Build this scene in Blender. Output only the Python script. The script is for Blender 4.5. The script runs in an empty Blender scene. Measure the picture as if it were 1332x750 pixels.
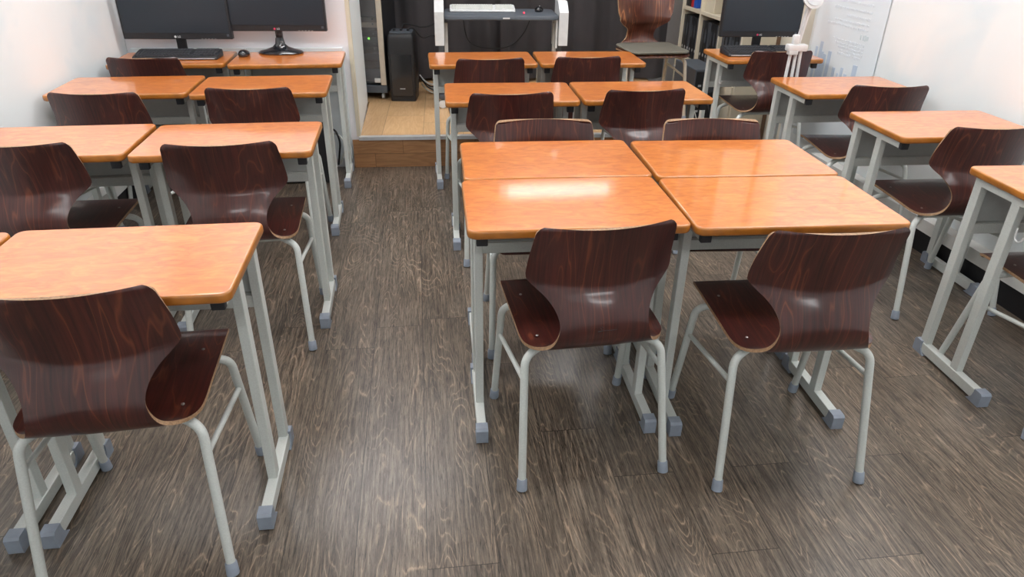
import bpy, bmesh, math, random
from mathutils import Vector, Matrix
C = bpy.context.scene.collection
R = math.radians
PI = math.pi
rnd = random.Random(7)

# ------------------------------------------------------------------ nodes / materials
def mat(name):
    m = bpy.data.materials.new(name); m.use_nodes = True
    nt = m.node_tree; b = nt.nodes['Principled BSDF']
    return m, nt, b
def N(nt, t, **kw):
    n = nt.nodes.new(t)
    for k, v in kw.items():
        if k in n.inputs.keys() if hasattr(n.inputs, 'keys') else False: n.inputs[k].default_value = v
        else: setattr(n, k, v)
    return n
def ramp(nt, fac, stops):
    r = nt.nodes.new('ShaderNodeValToRGB'); e = r.color_ramp.elements
    while len(e) < len(stops): e.new(0.5)
    for i, (p, c) in enumerate(stops):
        e[i].position = p; e[i].color = (c[0], c[1], c[2], 1)
    nt.links.new(fac, r.inputs[0]); return r.outputs[0]
def math_(nt, op, a, b=None, c=None):
    n = nt.nodes.new('ShaderNodeMath'); n.operation = op
    for i, v in enumerate((a, b, c)):
        if v is None: continue
        if isinstance(v, (int, float)): n.inputs[i].default_value = v
        else: nt.links.new(v, n.inputs[i])
    return n.outputs[0]
def mixc(nt, fac, a, b, mode='MIX'):
    n = nt.nodes.new('ShaderNodeMix'); n.data_type = 'RGBA'; n.blend_type = mode
    for idx, v in ((0, fac), (6, a), (7, b)):
        if isinstance(v, (int, float)): n.inputs[idx].default_value = v
        elif isinstance(v, tuple): n.inputs[idx].default_value = (v[0], v[1], v[2], 1)
        else: nt.links.new(v, n.inputs[idx])
    return n.outputs[2]
def mapping(nt, src, scale=(1, 1, 1), loc=(0, 0, 0), rot=(0, 0, 0)):
    m = nt.nodes.new('ShaderNodeMapping'); m.inputs['Scale'].default_value = scale
    m.inputs['Location'].default_value = loc; m.inputs['Rotation'].default_value = rot
    nt.links.new(src, m.inputs[0]); return m.outputs[0]
def noise(nt, vec, scale, detail=4, rough=.55, dist=0):
    n = nt.nodes.new('ShaderNodeTexNoise'); n.inputs['Scale'].default_value = scale
    n.inputs['Detail'].default_value = detail; n.inputs['Roughness'].default_value = rough
    n.inputs['Distortion'].default_value = dist
    nt.links.new(vec, n.inputs['Vector']); return n.outputs['Fac']
def bump(nt, b, h, strength=.2, dist=.002):
    n = nt.nodes.new('ShaderNodeBump'); n.inputs['Strength'].default_value = strength
    n.inputs['Distance'].default_value = dist
    nt.links.new(h, n.inputs['Height']); nt.links.new(n.outputs[0], b.inputs['Normal'])
def simple(name, col, rough=.5, metal=0, coat=0, coat_r=.1, var=.04, vscale=30, bmp=0):
    m, nt, b = mat(name)
    tc = nt.nodes.new('ShaderNodeTexCoord')
    f = noise(nt, tc.outputs['Object'], vscale, 3)
    lo = tuple(c * (1 - var) for c in col); hi = tuple(min(1, c * (1 + var)) for c in col)
    nt.links.new(ramp(nt, f, [(.35, lo), (.65, hi)]), b.inputs['Base Color'])
    b.inputs['Roughness'].default_value = rough; b.inputs['Metallic'].default_value = metal
    b.inputs['Coat Weight'].default_value = coat; b.inputs['Coat Roughness'].default_value = coat_r
    if bmp: bump(nt, b, noise(nt, tc.outputs['Object'], 400, 2), bmp, .0005)
    return m
def emit(name, col, s):
    m, nt, b = mat(name)
    b.inputs['Base Color'].default_value = (col[0], col[1], col[2], 1)
    b.inputs['Emission Color'].default_value = (col[0], col[1], col[2], 1)
    b.inputs['Emission Strength'].default_value = s
    return m

M = {}
def shell_mat(name, dark, mid, light, fig=1.0):
    m, nt, b = mat(name)
    uv = nt.nodes.new('ShaderNodeUVMap'); oi = nt.nodes.new('ShaderNodeObjectInfo')
    off = nt.nodes.new('ShaderNodeCombineXYZ')
    nt.links.new(math_(nt, 'MULTIPLY', oi.outputs['Random'], 31.0), off.inputs[0])
    nt.links.new(math_(nt, 'MULTIPLY', oi.outputs['Random'], 17.0), off.inputs[1])
    add = nt.nodes.new('ShaderNodeVectorMath'); add.operation = 'ADD'
    nt.links.new(uv.outputs[0], add.inputs[0]); nt.links.new(off.outputs[0], add.inputs[1])
    v = add.outputs[0]
    # broad veneer figure: contour lines of a stretched noise give flame-like cathedral grain
    f1 = noise(nt, mapping(nt, v, (8, 1.4, 1)), 1.0, 3, .45, .3)
    cont = math_(nt, 'FRACT', math_(nt, 'MULTIPLY', f1, 13.0))
    line = ramp(nt, cont, [(0, (0, 0, 0)), (.42, (.15, .15, .15)), (.5, (1, 1, 1)), (.58, (.15, .15, .15)), (1, (0, 0, 0))])
    f2 = noise(nt, mapping(nt, v, (160, 5, 1)), 1.0, 4, .6)
    f3 = noise(nt, mapping(nt, v, (9, 2, 1)), 1.0, 3, .5)
    base = ramp(nt, f2, [(.32, dark), (.7, mid)])
    patch = math_(nt, 'MULTIPLY', ramp(nt, f3, [(.36, (.08, .08, .08)), (.58, (1, 1, 1))]), line)
    patch = math_(nt, 'MULTIPLY', patch, fig)
    col = mixc(nt, patch, base, light)
    blot = ramp(nt, noise(nt, mapping(nt, v, (4, 1.5, 1)), 1.3, 2), [(.35, (.72, .72, .72)), (.68, (1.15, 1.15, 1.15))])
    nt.links.new(mixc(nt, 1.0, col, blot, 'MULTIPLY'), b.inputs['Base Color'])
    b.inputs['Roughness'].default_value = .34
    b.inputs['Coat Weight'].default_value = .45; b.inputs['Coat Roughness'].default_value = .15
    bump(nt, b, f2, .08, .0006)
    return m
M['shell'] = shell_mat('dark stained plywood', (.026, .0058, .0055), (.080, .0155, .0120), (.22, .058, .025), .62)
M['shell_red'] = shell_mat('reddish stained plywood', (.045, .010, .006), (.12, .028, .014), (.42, .15, .055), 1.0)
M['ply_edge'] = simple('raw plywood edge', (.33, .20, .11), .6, vscale=200, var=.25)

def desk_mat():
    m, nt, b = mat('orange cherry laminate')
    tc = nt.nodes.new('ShaderNodeTexCoord'); oi = nt.nodes.new('ShaderNodeObjectInfo')
    off = nt.nodes.new('ShaderNodeCombineXYZ')
    nt.links.new(math_(nt, 'MULTIPLY', oi.outputs['Random'], 23.0), off.inputs[0])
    nt.links.new(math_(nt, 'MULTIPLY', oi.outputs['Random'], 41.0), off.inputs[1])
    add = nt.nodes.new('ShaderNodeVectorMath'); add.operation = 'ADD'
    nt.links.new(tc.outputs['Object'], add.inputs[0]); nt.links.new(off.outputs[0], add.inputs[1])
    v = add.outputs[0]
    f1 = noise(nt, mapping(nt, v, (15, 34, 1), rot=(0, 0, .5)), 1.0, 3, .6, 1.0)
    f2 = noise(nt, mapping(nt, v, (22, 260, 1), rot=(0, 0, .05)), 1.0, 3, .6, .4)
    f3 = noise(nt, mapping(nt, v, (2.2, 5, 1)), 1.0, 2, .5, .3)
    ring = math_(nt, 'FRACT', math_(nt, 'MULTIPLY', f3, 8.0))
    ringm = ramp(nt, ring, [(0, (1, 1, 1)), (.06, (.93, .93, .93)), (.14, (1, 1, 1))])
    base = ramp(nt, f1, [(.32, (.56, .145, .017)), (.5, (.67, .195, .027)), (.70, (.77, .265, .045))])
    fib = ramp(nt, f2, [(.35, (.90, .89, .87)), (.6, (1.03, 1.03, 1.03))])
    c = mixc(nt, 1.0, base, fib, 'MULTIPLY'); c = mixc(nt, .8, c, ringm, 'MULTIPLY')
    nt.links.new(c, b.inputs['Base Color'])
    b.inputs['Roughness'].default_value = .32
    b.inputs['Coat Weight'].default_value = 1.0; b.inputs['Coat Roughness'].default_value = .07
    b.inputs['Coat IOR'].default_value = 1.55
    return m
M['desk'] = desk_mat()
M['desk_edge'] = simple('honey wood lipping', (.43, .15, .018), .35, coat=.6, coat_r=.2, var=.18, vscale=14)
M['steel'] = simple('grey white powder coat', (.60, .63, .60), .42, coat=.1, var=.05, vscale=260, bmp=.15)
M['panel'] = simple('grey sheet steel', (.44, .465, .45), .5, var=.03)
M['cap'] = simple('blue grey rubber', (.27, .31, .37), .55, var=.06)
M['black_cap'] = simple('black plastic cap', (.018, .019, .024), .5)
M['screw'] = simple('zinc screw', (.38, .36, .34), .35, .9)
M['black'] = simple('black plastic', (.016, .017, .020), .42, var=.1)
M['black_gloss'] = simple('glossy black plastic', (.011, .012, .015), .18, coat=.5)
M['screen'] = simple('dark monitor glass', (.016, .024, .034), .28, var=.02)
M['grey_dark'] = simple('dark grey plastic', (.06, .066, .078), .5)
M['slate'] = simple('slate grey metal', (.085, .10, .12), .5)
M['white'] = simple('white plastic', (.68, .69, .69), .4)
M['off_white'] = simple('light grey plastic', (.60, .61, .60), .45)
M['cream'] = simple('cream laminate', (.66, .60, .47), .5, var=.03, vscale=8)
M['beige'] = simple('beige metal', (.58, .51, .41), .5)
M['brown'] = simple('brown board edge', (.16, .09, .05), .6)
M['silver'] = simple('silver plastic', (.62, .63, .64), .35, .4)
M['red'] = simple('red binder card', (.50, .02, .03), .5)
M['blue'] = simple('blue binder card', (.02, .10, .50), .5)
M['red_led'] = emit('red indicator', (1, .05, .1), 2.0)
M['green_led'] = emit('green indicator', (.25, 1, .1), 2.5)
M['ink'] = simple('dark ink', (.02, .02, .025), .6)
M['logo_white'] = simple('white print', (.75, .75, .75), .5)
M['logo_red'] = simple('red print', (.55, .04, .10), .5)
M['print_grey'] = simple('faded grey print', (.69, .74, .79), .6)
M['print_blue'] = simple('faded blue print', (.50, .59, .71), .6)
M['print_dark'] = simple('greenish grey print', (.58, .66, .69), .6)
M['key'] = simple('black key caps', (.045, .048, .055), .45)
M['wire'] = simple('black cable', (.012, .012, .014), .5)
M['wire_w'] = simple('white cable', (.6, .6, .55), .5)
M['key_w'] = simple('white key caps', (.72, .74, .70), .45)

def mesh_cushion():
    m, nt, b = mat('olive mesh fabric')
    tc = nt.nodes.new('ShaderNodeTexCoord')
    w = nt.nodes.new('ShaderNodeTexVoronoi'); w.inputs['Scale'].default_value = 110
    w.inputs['Randomness'].default_value = 0
    nt.links.new(tc.outputs['Object'], w.inputs['Vector'])
    nt.links.new(ramp(nt, w.outputs['Distance'], [(.2, (.045, .042, .033)), (.5, (.15, .14, .11))]), b.inputs['Base Color'])
    b.inputs['Roughness'].default_value = .85
    bump(nt, b, w.outputs['Distance'], .5, .002)
    return m
M['mesh'] = mesh_cushion()
def curtain_mat():
    m, nt, b = mat('charcoal curtain cloth')
    tc = nt.nodes.new('ShaderNodeTexCoord')
    f = noise(nt, mapping(nt, tc.outputs['Object'], (1, 1, .25)), 6, 4)
    nt.links.new(ramp(nt, f, [(.3, (.085, .078, .084)), (.7, (.115, .106, .113))]), b.inputs['Base Color'])
    b.inputs['Roughness'].default_value = .75; b.inputs['Sheen Weight'].default_value = .15
    return m
M['curtain'] = curtain_mat()
def wall_mat(name, a, c, tint, amt, rough=.35):
    m, nt, b = mat(name)
    g = nt.nodes.new('ShaderNodeNewGeometry')
    f = noise(nt, g.outputs['Position'], 1.7, 3, .6, 1.0)
    f2 = noise(nt, mapping(nt, g.outputs['Position'], (1, 1, 1), (5, 3, 1)), 2.6, 2, .5, .6)
    base = ramp(nt, f, [(.35, a), (.7, c)])
    k = math_(nt, 'MULTIPLY', ramp(nt, f2, [(.5, (0, 0, 0)), (.72, (1, 1, 1))]), amt)
    nt.links.new(mixc(nt, k, base, tint), b.inputs['Base Color'])
    b.inputs['Roughness'].default_value = rough
    return m
M['wall'] = wall_mat('white wallpaper with faint watercolour', (.83, .865, .87), (.86, .885, .885), (.70, .80, .84), .75)
M['wall_rear'] = wall_mat('pinkish white paint', (.80, .78, .80), (.83, .81, .83), (.80, .80, .84), .3, .5)
M['wall_bluish'] = wall_mat('bluish white paint', (.72, .78, .80), (.76, .81, .83), (.70, .76, .80), .4, .5)
M['wall_cream'] = wall_mat('cream paint', (.76, .72, .62), (.79, .75, .65), (.75, .72, .66), .2, .5)
M['ceiling'] = simple('white ceiling board', (.82, .82, .80), .8)
M['base_black'] = simple('black skirting', (.012, .012, .014), .45)
M['white_trim'] = simple('white painted ledge', (.74, .74, .71), .4, var=.05, vscale=9)

def floor_mat():
    m, nt, b = mat('dark grey brown wood look vinyl planks')
    g = nt.nodes.new('ShaderNodeNewGeometry')
    v = mapping(nt, g.outputs['Position'], rot=(0, 0, -R(7.5)))
    # mapping rotates the coordinates by -7.5 degrees, planks run along the rotated y
    s = nt.nodes.new('ShaderNodeSeparateXYZ'); nt.links.new(v, s.inputs[0])
    W_, L_ = .1815, 1.22
    ux = math_(nt, 'DIVIDE', math_(nt, 'SUBTRACT', s.outputs[0], -.044 - 20 * W_), W_)
    col = math_(nt, 'FLOOR', ux); fx = math_(nt, 'FRACT', ux)
    wn = nt.nodes.new('ShaderNodeTexWhiteNoise'); wn.noise_dimensions = '1D'; nt.links.new(col, wn.inputs['W'])
    uy = math_(nt, 'ADD', math_(nt, 'DIVIDE', s.outputs[1], L_), math_(nt, 'MULTIPLY', wn.outputs['Value'], 7.3))
    row = math_(nt, 'FLOOR', uy); fy = math_(nt, 'FRACT', uy)
    wn2 = nt.nodes.new('ShaderNodeTexWhiteNoise'); wn2.noise_dimensions = '2D'
    cb = nt.nodes.new('ShaderNodeCombineXYZ'); nt.links.new(col, cb.inputs[0]); nt.links.new(row, cb.inputs[1])
    nt.links.new(cb.outputs[0], wn2.inputs['Vector'])
    rid = wn2.outputs['Value']
    sh = nt.nodes.new('ShaderNodeVectorMath'); sh.operation = 'ADD'
    cb2 = nt.nodes.new('ShaderNodeCombineXYZ')
    nt.links.new(math_(nt, 'MULTIPLY', rid, 13.7), cb2.inputs[0]); nt.links.new(math_(nt, 'MULTIPLY', rid, 29.1), cb2.inputs[1])
    nt.links.new(v, sh.inputs[0]); nt.links.new(cb2.outputs[0], sh.inputs[1])
    pv = sh.outputs[0]
    # cathedral grain: contour lines of a noise stretched along the plank
    big = noise(nt, mapping(nt, pv, (6, .95, 1)), 1.0, 2, .5, .25)
    wob = noise(nt, mapping(nt, pv, (60, 9, 1)), 1.0, 3, .6)
    cont = math_(nt, 'FRACT', math_(nt, 'ADD', math_(nt, 'MULTIPLY', big, 38.0), math_(nt, 'MULTIPLY', wob, .9)))
    rings = ramp(nt, cont, [(0, (0, 0, 0)), (.58, (.05, .05, .05)), (.72, (1, 1, 1)), (.80, (.2, .2, .2)), (1, (0, 0, 0))])
    fib = noise(nt, mapping(nt, pv, (270, 20, 1)), 1.0, 5, .75, .1)
    fib2 = noise(nt, mapping(nt, pv, (110, 4, 1), (3, 7, 0)), 1.0, 5, .7, .15)
    brk = noise(nt, mapping(nt, pv, (16, 3.5, 1), (9, 1, 0)), 1.0, 3, .6)
    tone = noise(nt, mapping(nt, pv, (5, 1.1, 1), (1, 5, 0)), 1.0, 3, .5)
    c = ramp(nt, fib2, [(.32, (.036, .028, .021)), (.5, (.112, .088, .066)), (.68, (.225, .180, .136))])
    light = (.50, .37, .26)
    lm = math_(nt, 'MULTIPLY', rings, ramp(nt, brk, [(.40, (.05, .05, .05)), (.62, (1, 1, 1))]))
    c = mixc(nt, math_(nt, 'MULTIPLY', lm, .60), c, light)
    fm = ramp(nt, fib, [(.56, (0, 0, 0)), (.70, (1, 1, 1))])
    c = mixc(nt, math_(nt, 'MULTIPLY', fm, .40), c, (.44, .36, .28))
    fd = ramp(nt, fib, [(.36, (.10, .095, .09)), (.47, (1, 1, 1))])
    c = mixc(nt, .85, c, fd, 'MULTIPLY')
    c = mixc(nt, 1.0, c, ramp(nt, tone, [(.3, (.80, .80, .81)), (.7, (1.14, 1.13, 1.12))]), 'MULTIPLY')
    pt = nt.nodes.new('ShaderNodeCombineColor')
    k = math_(nt, 'ADD', math_(nt, 'MULTIPLY', rid, .22), .89)
    for i in range(3): nt.links.new(k, pt.inputs[i])
    c = mixc(nt, 1.0, c, pt.outputs[0], 'MULTIPLY')
    # seams
    ex = math_(nt, 'MULTIPLY', math_(nt, 'MINIMUM', fx, math_(nt, 'SUBTRACT', 1.0, fx)), W_)
    ey = math_(nt, 'MULTIPLY', math_(nt, 'MINIMUM', fy, math_(nt, 'SUBTRACT', 1.0, fy)), L_)
    e = math_(nt, 'MINIMUM', ex, ey)
    seam = ramp(nt, math_(nt, 'MULTIPLY', e, 200.0), [(.12, (.25, .25, .25)), (.34, (1, 1, 1))])
    c = mixc(nt, 1.0, c, seam, 'MULTIPLY')
    nt.links.new(c, b.inputs['Base Color'])
    rr = ramp(nt, fib2, [(.3, (.42, .42, .42)), (.7, (.30, .30, .30))])
    nt.links.new(rr, b.inputs['Roughness'])
    b.inputs['Specular IOR Level'].default_value = .5
    hh = math_(nt, 'ADD', math_(nt, 'MULTIPLY', fib, .6), math_(nt, 'MULTIPLY', rings, .5))
    bump(nt, b, hh, .22, .0008)
    b.inputs['Coat Weight'].default_value = .34; b.inputs['Coat Roughness'].default_value = .26
    return m
M['floor'] = floor_mat()
def plank_mat(name, dark, mid, light, W_, L_, ang, axis='y', coat=.3):
    m, nt, b = mat(name)
    g = nt.nodes.new('ShaderNodeNewGeometry')
    v = mapping(nt, g.outputs['Position'], rot=(0, 0, -R(ang)))
    s = nt.nodes.new('ShaderNodeSeparateXYZ'); nt.links.new(v, s.inputs[0])
    a, l = (s.outputs[0], s.outputs[1]) if axis == 'y' else (s.outputs[2], s.outputs[0])
    ux = math_(nt, 'DIVIDE', math_(nt, 'ADD', a, 10.03), W_)
    col = math_(nt, 'FLOOR', ux); fx = math_(nt, 'FRACT', ux)
    wn = nt.nodes.new('ShaderNodeTexWhiteNoise'); wn.noise_dimensions = '1D'; nt.links.new(col, wn.inputs['W'])
    uy = math_(nt, 'ADD', math_(nt, 'DIVIDE', l, L_), math_(nt, 'MULTIPLY', wn.outputs['Value'], 3.7))
    row = math_(nt, 'FLOOR', uy); fy = math_(nt, 'FRACT', uy)
    cb = nt.nodes.new('ShaderNodeCombineXYZ')
    wn2 = nt.nodes.new('ShaderNodeTexWhiteNoise'); wn2.noise_dimensions = '2D'
    nt.links.new(col, cb.inputs[0]); nt.links.new(row, cb.inputs[1]); nt.links.new(cb.outputs[0], wn2.inputs['Vector'])
    cb2 = nt.nodes.new('ShaderNodeCombineXYZ')
    nt.links.new(a, cb2.inputs[0]); nt.links.new(l, cb2.inputs[1])
    nt.links.new(math_(nt, 'MULTIPLY', wn2.outputs['Value'], 40.0), cb2.inputs[2])
    big = noise(nt, mapping(nt, cb2.outputs[0], (9, 1.6, 1)), 1.0, 3, .5, .4)
    cont = math_(nt, 'FRACT', math_(nt, 'MULTIPLY', big, 9.0))
    fib = noise(nt, mapping(nt, cb2.outputs[0], (120, 6, 1)), 1.0, 4, .6)
    c = ramp(nt, fib, [(.3, mid), (.7, light)])
    c = mixc(nt, math_(nt, 'MULTIPLY', ramp(nt, cont, [(0, (0, 0, 0)), (.7, (1, 1, 1)), (1, (0, 0, 0))]), .38), c, dark)
    k = math_(nt, 'ADD', math_(nt, 'MULTIPLY', wn2.outputs['Value'], .16), .92)
    pt = nt.nodes.new('ShaderNodeCombineColor')
    for i in range(3): nt.links.new(k, pt.inputs[i])
    c = mixc(nt, 1.0, c, pt.outputs[0], 'MULTIPLY')
    ex = math_(nt, 'MULTIPLY', math_(nt, 'MINIMUM', fx, math_(nt, 'SUBTRACT', 1.0, fx)), W_)
    ey = math_(nt, 'MULTIPLY', math_(nt, 'MINIMUM', fy, math_(nt, 'SUBTRACT', 1.0, fy)), L_)
    e = math_(nt, 'MINIMUM', ex, ey)
    c = mixc(nt, 1.0, c, ramp(nt, math_(nt, 'MULTIPLY', e, 200.0), [(.15, (.4, .4, .4)), (.4, (1, 1, 1))]), 'MULTIPLY')
    nt.links.new(c, b.inputs['Base Color'])
    b.inputs['Roughness'].default_value = .42; b.inputs['Coat Weight'].default_value = coat
    b.inputs['Coat Roughness'].default_value = .25
    return m
M['stage'] = plank_mat('light maple stage boards', (.48, .26, .11), (.62, .39, .19), (.70, .46, .25), .26, 1.3, 5.7)
M['riser'] = plank_mat('oak riser boards', (.17, .075, .03), (.33, .165, .07), (.42, .22, .10), .22, .46, 5.7, 'z', .1)

def glass_mat():
    m, nt, b = mat('smoked glass')
    b.inputs['Base Color'].default_value = (.9, .92, .95, 1)
    b.inputs['Roughness'].default_value = .06
    b.inputs['Transmission Weight'].default_value = .92
    b.inputs['IOR'].default_value = 1.2
    return m
M['glass'] = glass_mat()
def poster_mat():
    m, nt, b = mat('pale blue banner film')
    g = nt.nodes.new('ShaderNodeNewGeometry')
    f = noise(nt, g.outputs['Position'], 3, 2)
    nt.links.new(ramp(nt, f, [(.3, (.74, .81, .86)), (.7, (.79, .83, .86))]), b.inputs['Base Color'])
    b.inputs['Roughness'].default_value = .25
    return m
M['poster'] = poster_mat()

# ------------------------------------------------------------------ geometry helpers
def obj(name, bm, m, parent=None, smooth=False, loc=None, rz=0):
    me = bpy.data.meshes.new(name); bm.normal_update(); bm.to_mesh(me); bm.free()
    for mm in (m if isinstance(m, (list, tuple)) else [m]): me.materials.append(mm)
    if smooth:
        for p in me.polygons: p.use_smooth = True
        try: me.set_sharp_from_angle(angle=R(40))
        except Exception: pass
    o = bpy.data.objects.new(name, me); C.objects.link(o)
    if parent: o.parent = parent
    if loc is not None: o.location = loc
    o.rotation_euler = (0, 0, rz)
    return o
def tag(o, label, cat, group=None, kind=None):
    if label: o['label'] = label
    if cat: o['category'] = cat
    if group: o['group'] = group
    if kind: o['kind'] = kind
    return o
def empty(name, loc=(0, 0, 0), rz=0):
    o = bpy.data.objects.new(name, None); C.objects.link(o); o.empty_display_size = .05
    o.location = loc; o.rotation_euler = (0, 0, rz); return o
def struct(name, bm, m, smooth=False):
    o = obj(name, bm, m, None, smooth); o['kind'] = 'structure'; return o
def copy_tree(o, parent=None):
    c = o.copy(); C.objects.link(c)
    if parent is not None: c.parent = parent
    for ch in [x for x in KIDS.get(o.name, [])]: copy_tree(ch, c)
    return c
KIDS = {}
def index_kids():
    KIDS.clear()
    for x in bpy.data.objects:
        if x.parent: KIDS.setdefault(x.parent.name, []).append(x)

def box(bm, c, s, bev=0, seg=2, mtx=None, mi=0):
    r = bmesh.ops.create_cube(bm, size=1)
    vs = r['verts']
    for v in vs:
        v.co = Vector((v.co.x * s[0], v.co.y * s[1], v.co.z * s[2])) + Vector(c)
    fs = set(f for v in vs for f in v.link_faces)
    for f in fs: f.material_index = mi
    if bev:
        es = list(set(e for v in vs for e in v.link_edges))
        rr = bmesh.ops.bevel(bm, geom=es, offset=bev, segments=seg, affect='EDGES', profile=.5)
        for f in rr['faces']: f.material_index = mi
        vs = list(set(vs_ for f in rr['faces'] for vs_ in f.verts) | set(v for v in vs if v.is_valid))
    if mtx is not None:
        for v in vs:
            if v.is_valid: v.co = mtx @ v.co
    return vs
def nb(): return bmesh.new()
def bx(c, s, bev=0, seg=2):
    bm = nb(); box(bm, c, s, bev, seg); return bm

def smooth_path(pts, r=.03, n=6):
    pts = [Vector(p) for p in pts]; out = [pts[0]]
    for i in range(1, len(pts) - 1):
        a, b, c = pts[i - 1], pts[i], pts[i + 1]
        d1 = (a - b); d2 = (c - b); k = min(r, d1.length * .48, d2.length * .48)
        p1 = b + d1.normalized() * k; p2 = b + d2.normalized() * k
        for j in range(n + 1):
            t = j / n; out.append(p1 * (1 - t) ** 2 + b * 2 * t * (1 - t) + p2 * t * t)
    out.append(pts[-1]); return out
def tube(bm, pts, r, n=12, cap=True):
    pts = [Vector(p) for p in pts]; rings = []
    up = None
    for i, p in enumerate(pts):
        t = (pts[min(i + 1, len(pts) - 1)] - pts[max(i - 1, 0)]).normalized()
        if up is None:
            up = t.orthogonal().normalized()
        else:
            up = (up - t * up.dot(t)).normalized()
        s = t.cross(up); rr = r[i] if isinstance(r, (list, tuple)) else r
        rings.append([bm.verts.new(p + (up * math.cos(2 * PI * k / n) + s * math.sin(2 * PI * k / n)) * rr) for k in range(n)])
    for a, b in zip(rings, rings[1:]):
        for k in range(n): bm.faces.new((a[k], a[(k + 1) % n], b[(k + 1) % n], b[k]))
    if cap:
        bm.faces.new(rings[0][::-1]); bm.faces.new(rings[-1])
    return bm
def tb(pts, r, n=12): return tube(nb(), pts, r, n)
def lathe(bm, prof, n=24, c=(0, 0, 0), sx=1, sy=1):
    rings = []
    for r, z in prof:
        rings.append([bm.verts.new((c[0] + sx * r * math.cos(2 * PI * k / n), c[1] + sy * r * math.sin(2 * PI * k / n), c[2] + z)) for k in range(n)])
    for a, b in zip(rings, rings[1:]):
        for k in range(n): bm.faces.new((a[k], a[(k + 1) % n], b[(k + 1) % n], b[k]))
    bm.faces.new(rings[0][::-1]); bm.faces.new(rings[-1]); return bm
def prism(bm, poly, z0, z1, mi=0):
    a = [bm.verts.new((x, y, z0)) for x, y in poly]; b = [bm.verts.new((x, y, z1)) for x, y in poly]
    n = len(poly); fs = [bm.faces.new(a[::-1]), bm.faces.new(b)]
    for k in range(n): fs.append(bm.faces.new((a[k], a[(k + 1) % n], b[(k + 1) % n], b[k])))
    for f in fs: f.material_index = mi
    bmesh.ops.recalc_face_normals(bm, faces=fs)
    return bm
def rrect(w, d, r, n=6):
    out = []
    for cx, cy, a0 in ((w / 2 - r, d / 2 - r, 0), (-w / 2 + r, d / 2 - r, 90), (-w / 2 + r, -d / 2 + r, 180), (w / 2 - r, -d / 2 + r, 270)):
        for k in range(n + 1):
            a = R(a0 + 90 * k / n); out.append((cx + r * math.cos(a), cy + r * math.sin(a)))
    return out
def slab(bm, w, d, r, prof, top_mi=0, side_mi=1, c=(0, 0)):
    """rounded rectangle slab; prof = list of (inset, z) from bottom to top"""
    rings = []
    for ins, z in prof:
        rings.append([bm.verts.new((c[0] + x, c[1] + y, z)) for x, y in rrect(w - 2 * ins, d - 2 * ins, max(r - ins, .002))])
    n = len(rings[0])
    for a, b in zip(rings, rings[1:]):
        for k in range(n):
            f = bm.faces.new((a[k], a[(k + 1) % n], b[(k + 1) % n], b[k])); f.material_index = side_mi
    f = bm.faces.new(rings[0][::-1]); f.material_index = side_mi
    f = bm.faces.new(rings[-1]); f.material_index = top_mi
    return bm
def text_mesh(txt, size, ext=.0006):
    cu = bpy.data.curves.new('lettering', 'FONT'); cu.body = txt; cu.size = size; cu.extrude = ext
    cu.align_x = 'CENTER'; cu.align_y = 'CENTER'
    o = bpy.data.objects.new('lettering', cu); C.objects.link(o)
    dg = bpy.context.evaluated_depsgraph_get(); dg.update()
    me = bpy.data.meshes.new_from_object(o.evaluated_get(dg))
    bpy.data.objects.remove(o); bpy.data.curves.remove(cu)
    bm = nb(); bm.from_mesh(me); bpy.data.meshes.remove(me); return bm

# ------------------------------------------------------------------ the room
SL = -.14                                   # side walls lean 8 degrees off the camera's axis
def xl(y): return -2.105 + SL * (y - 3.055)
def xr(y): return 2.075 + SL * (y - 3.06)
Y0, Y1, ZC = -1.9, 6.55, 2.5
def wallbox(name, p, q, t, m, z0=0, z1=ZC):
    p = Vector(p); q = Vector(q); d = (q - p).normalized(); nrm = Vector((-d.y, d.x)) * t
    return struct(name, prism(nb(), [tuple(p), tuple(q), tuple(q + nrm), tuple(p + nrm)], z0, z1), m)
struct('floor', prism(nb(), [(-3, -2.2), (4, -2.2), (4, 7), (-4, 7)], -.06, 0), M['floor'])
struct('ceiling', prism(nb(), [(-3, -2.2), (4, -2.2), (4, 7), (-4, 7)], ZC, ZC + .08), M['ceiling'])
wallbox('wall_left', (xl(Y0), Y0), (xl(Y1), Y1), .12, M['wall'])
wallbox('wall_right', (xr(4.60), 4.60), (xr(Y0), Y0), .12, M['wall'])
wallbox('wall_right_rear', (xr(Y1 + .1), Y1 + .1), (xr(4.60), 4.60), .12, M['wall_cream'])
wallbox('wall_back', (xr(Y0) + .2, Y0), (xl(Y0) - .2, Y0), .12, M['wall'])
wallbox('wall_front', (xl(Y1) - .2, 6.30), (xr(Y1) + .2, 6.62), .12, M['wall_rear'])
# partition that closes the stage on the left, its return face along the stage
yp = lambda x: 4.305 + .10 * (x + .98)
pw = struct('wall_partition', prism(nb(), [(xl(4.18) + .004, yp(xl(4.18))), (-.98, 4.305), (-1.105, 5.2), (xl(5.1) + .004, 5.08)], 0, ZC), M['wall_rear'])
struct('trim_1', prism(nb(), [(-.995, yp(-1.0) - .006), (-.972, 4.3), (-.976, 4.335), (-.999, 4.33)], .197, ZC - .002), M['cream'])
struct('trim_2', prism(nb(), [(-.9775, 4.338), (-1.100, 5.205), (-1.106, 5.205), (-.9835, 4.338)], .198, ZC - .002), M['wall_bluish'])
struct('trim_3', prism(nb(), [(xl(4.14) + .03, yp(-2.26) - .03), (-1.03, yp(-1.03) - .03), (-1.03, yp(-1.03) - .001), (xl(4.14) + .03, yp(-2.26) - .001)], .06, .735), M['wall_bluish'])
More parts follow.
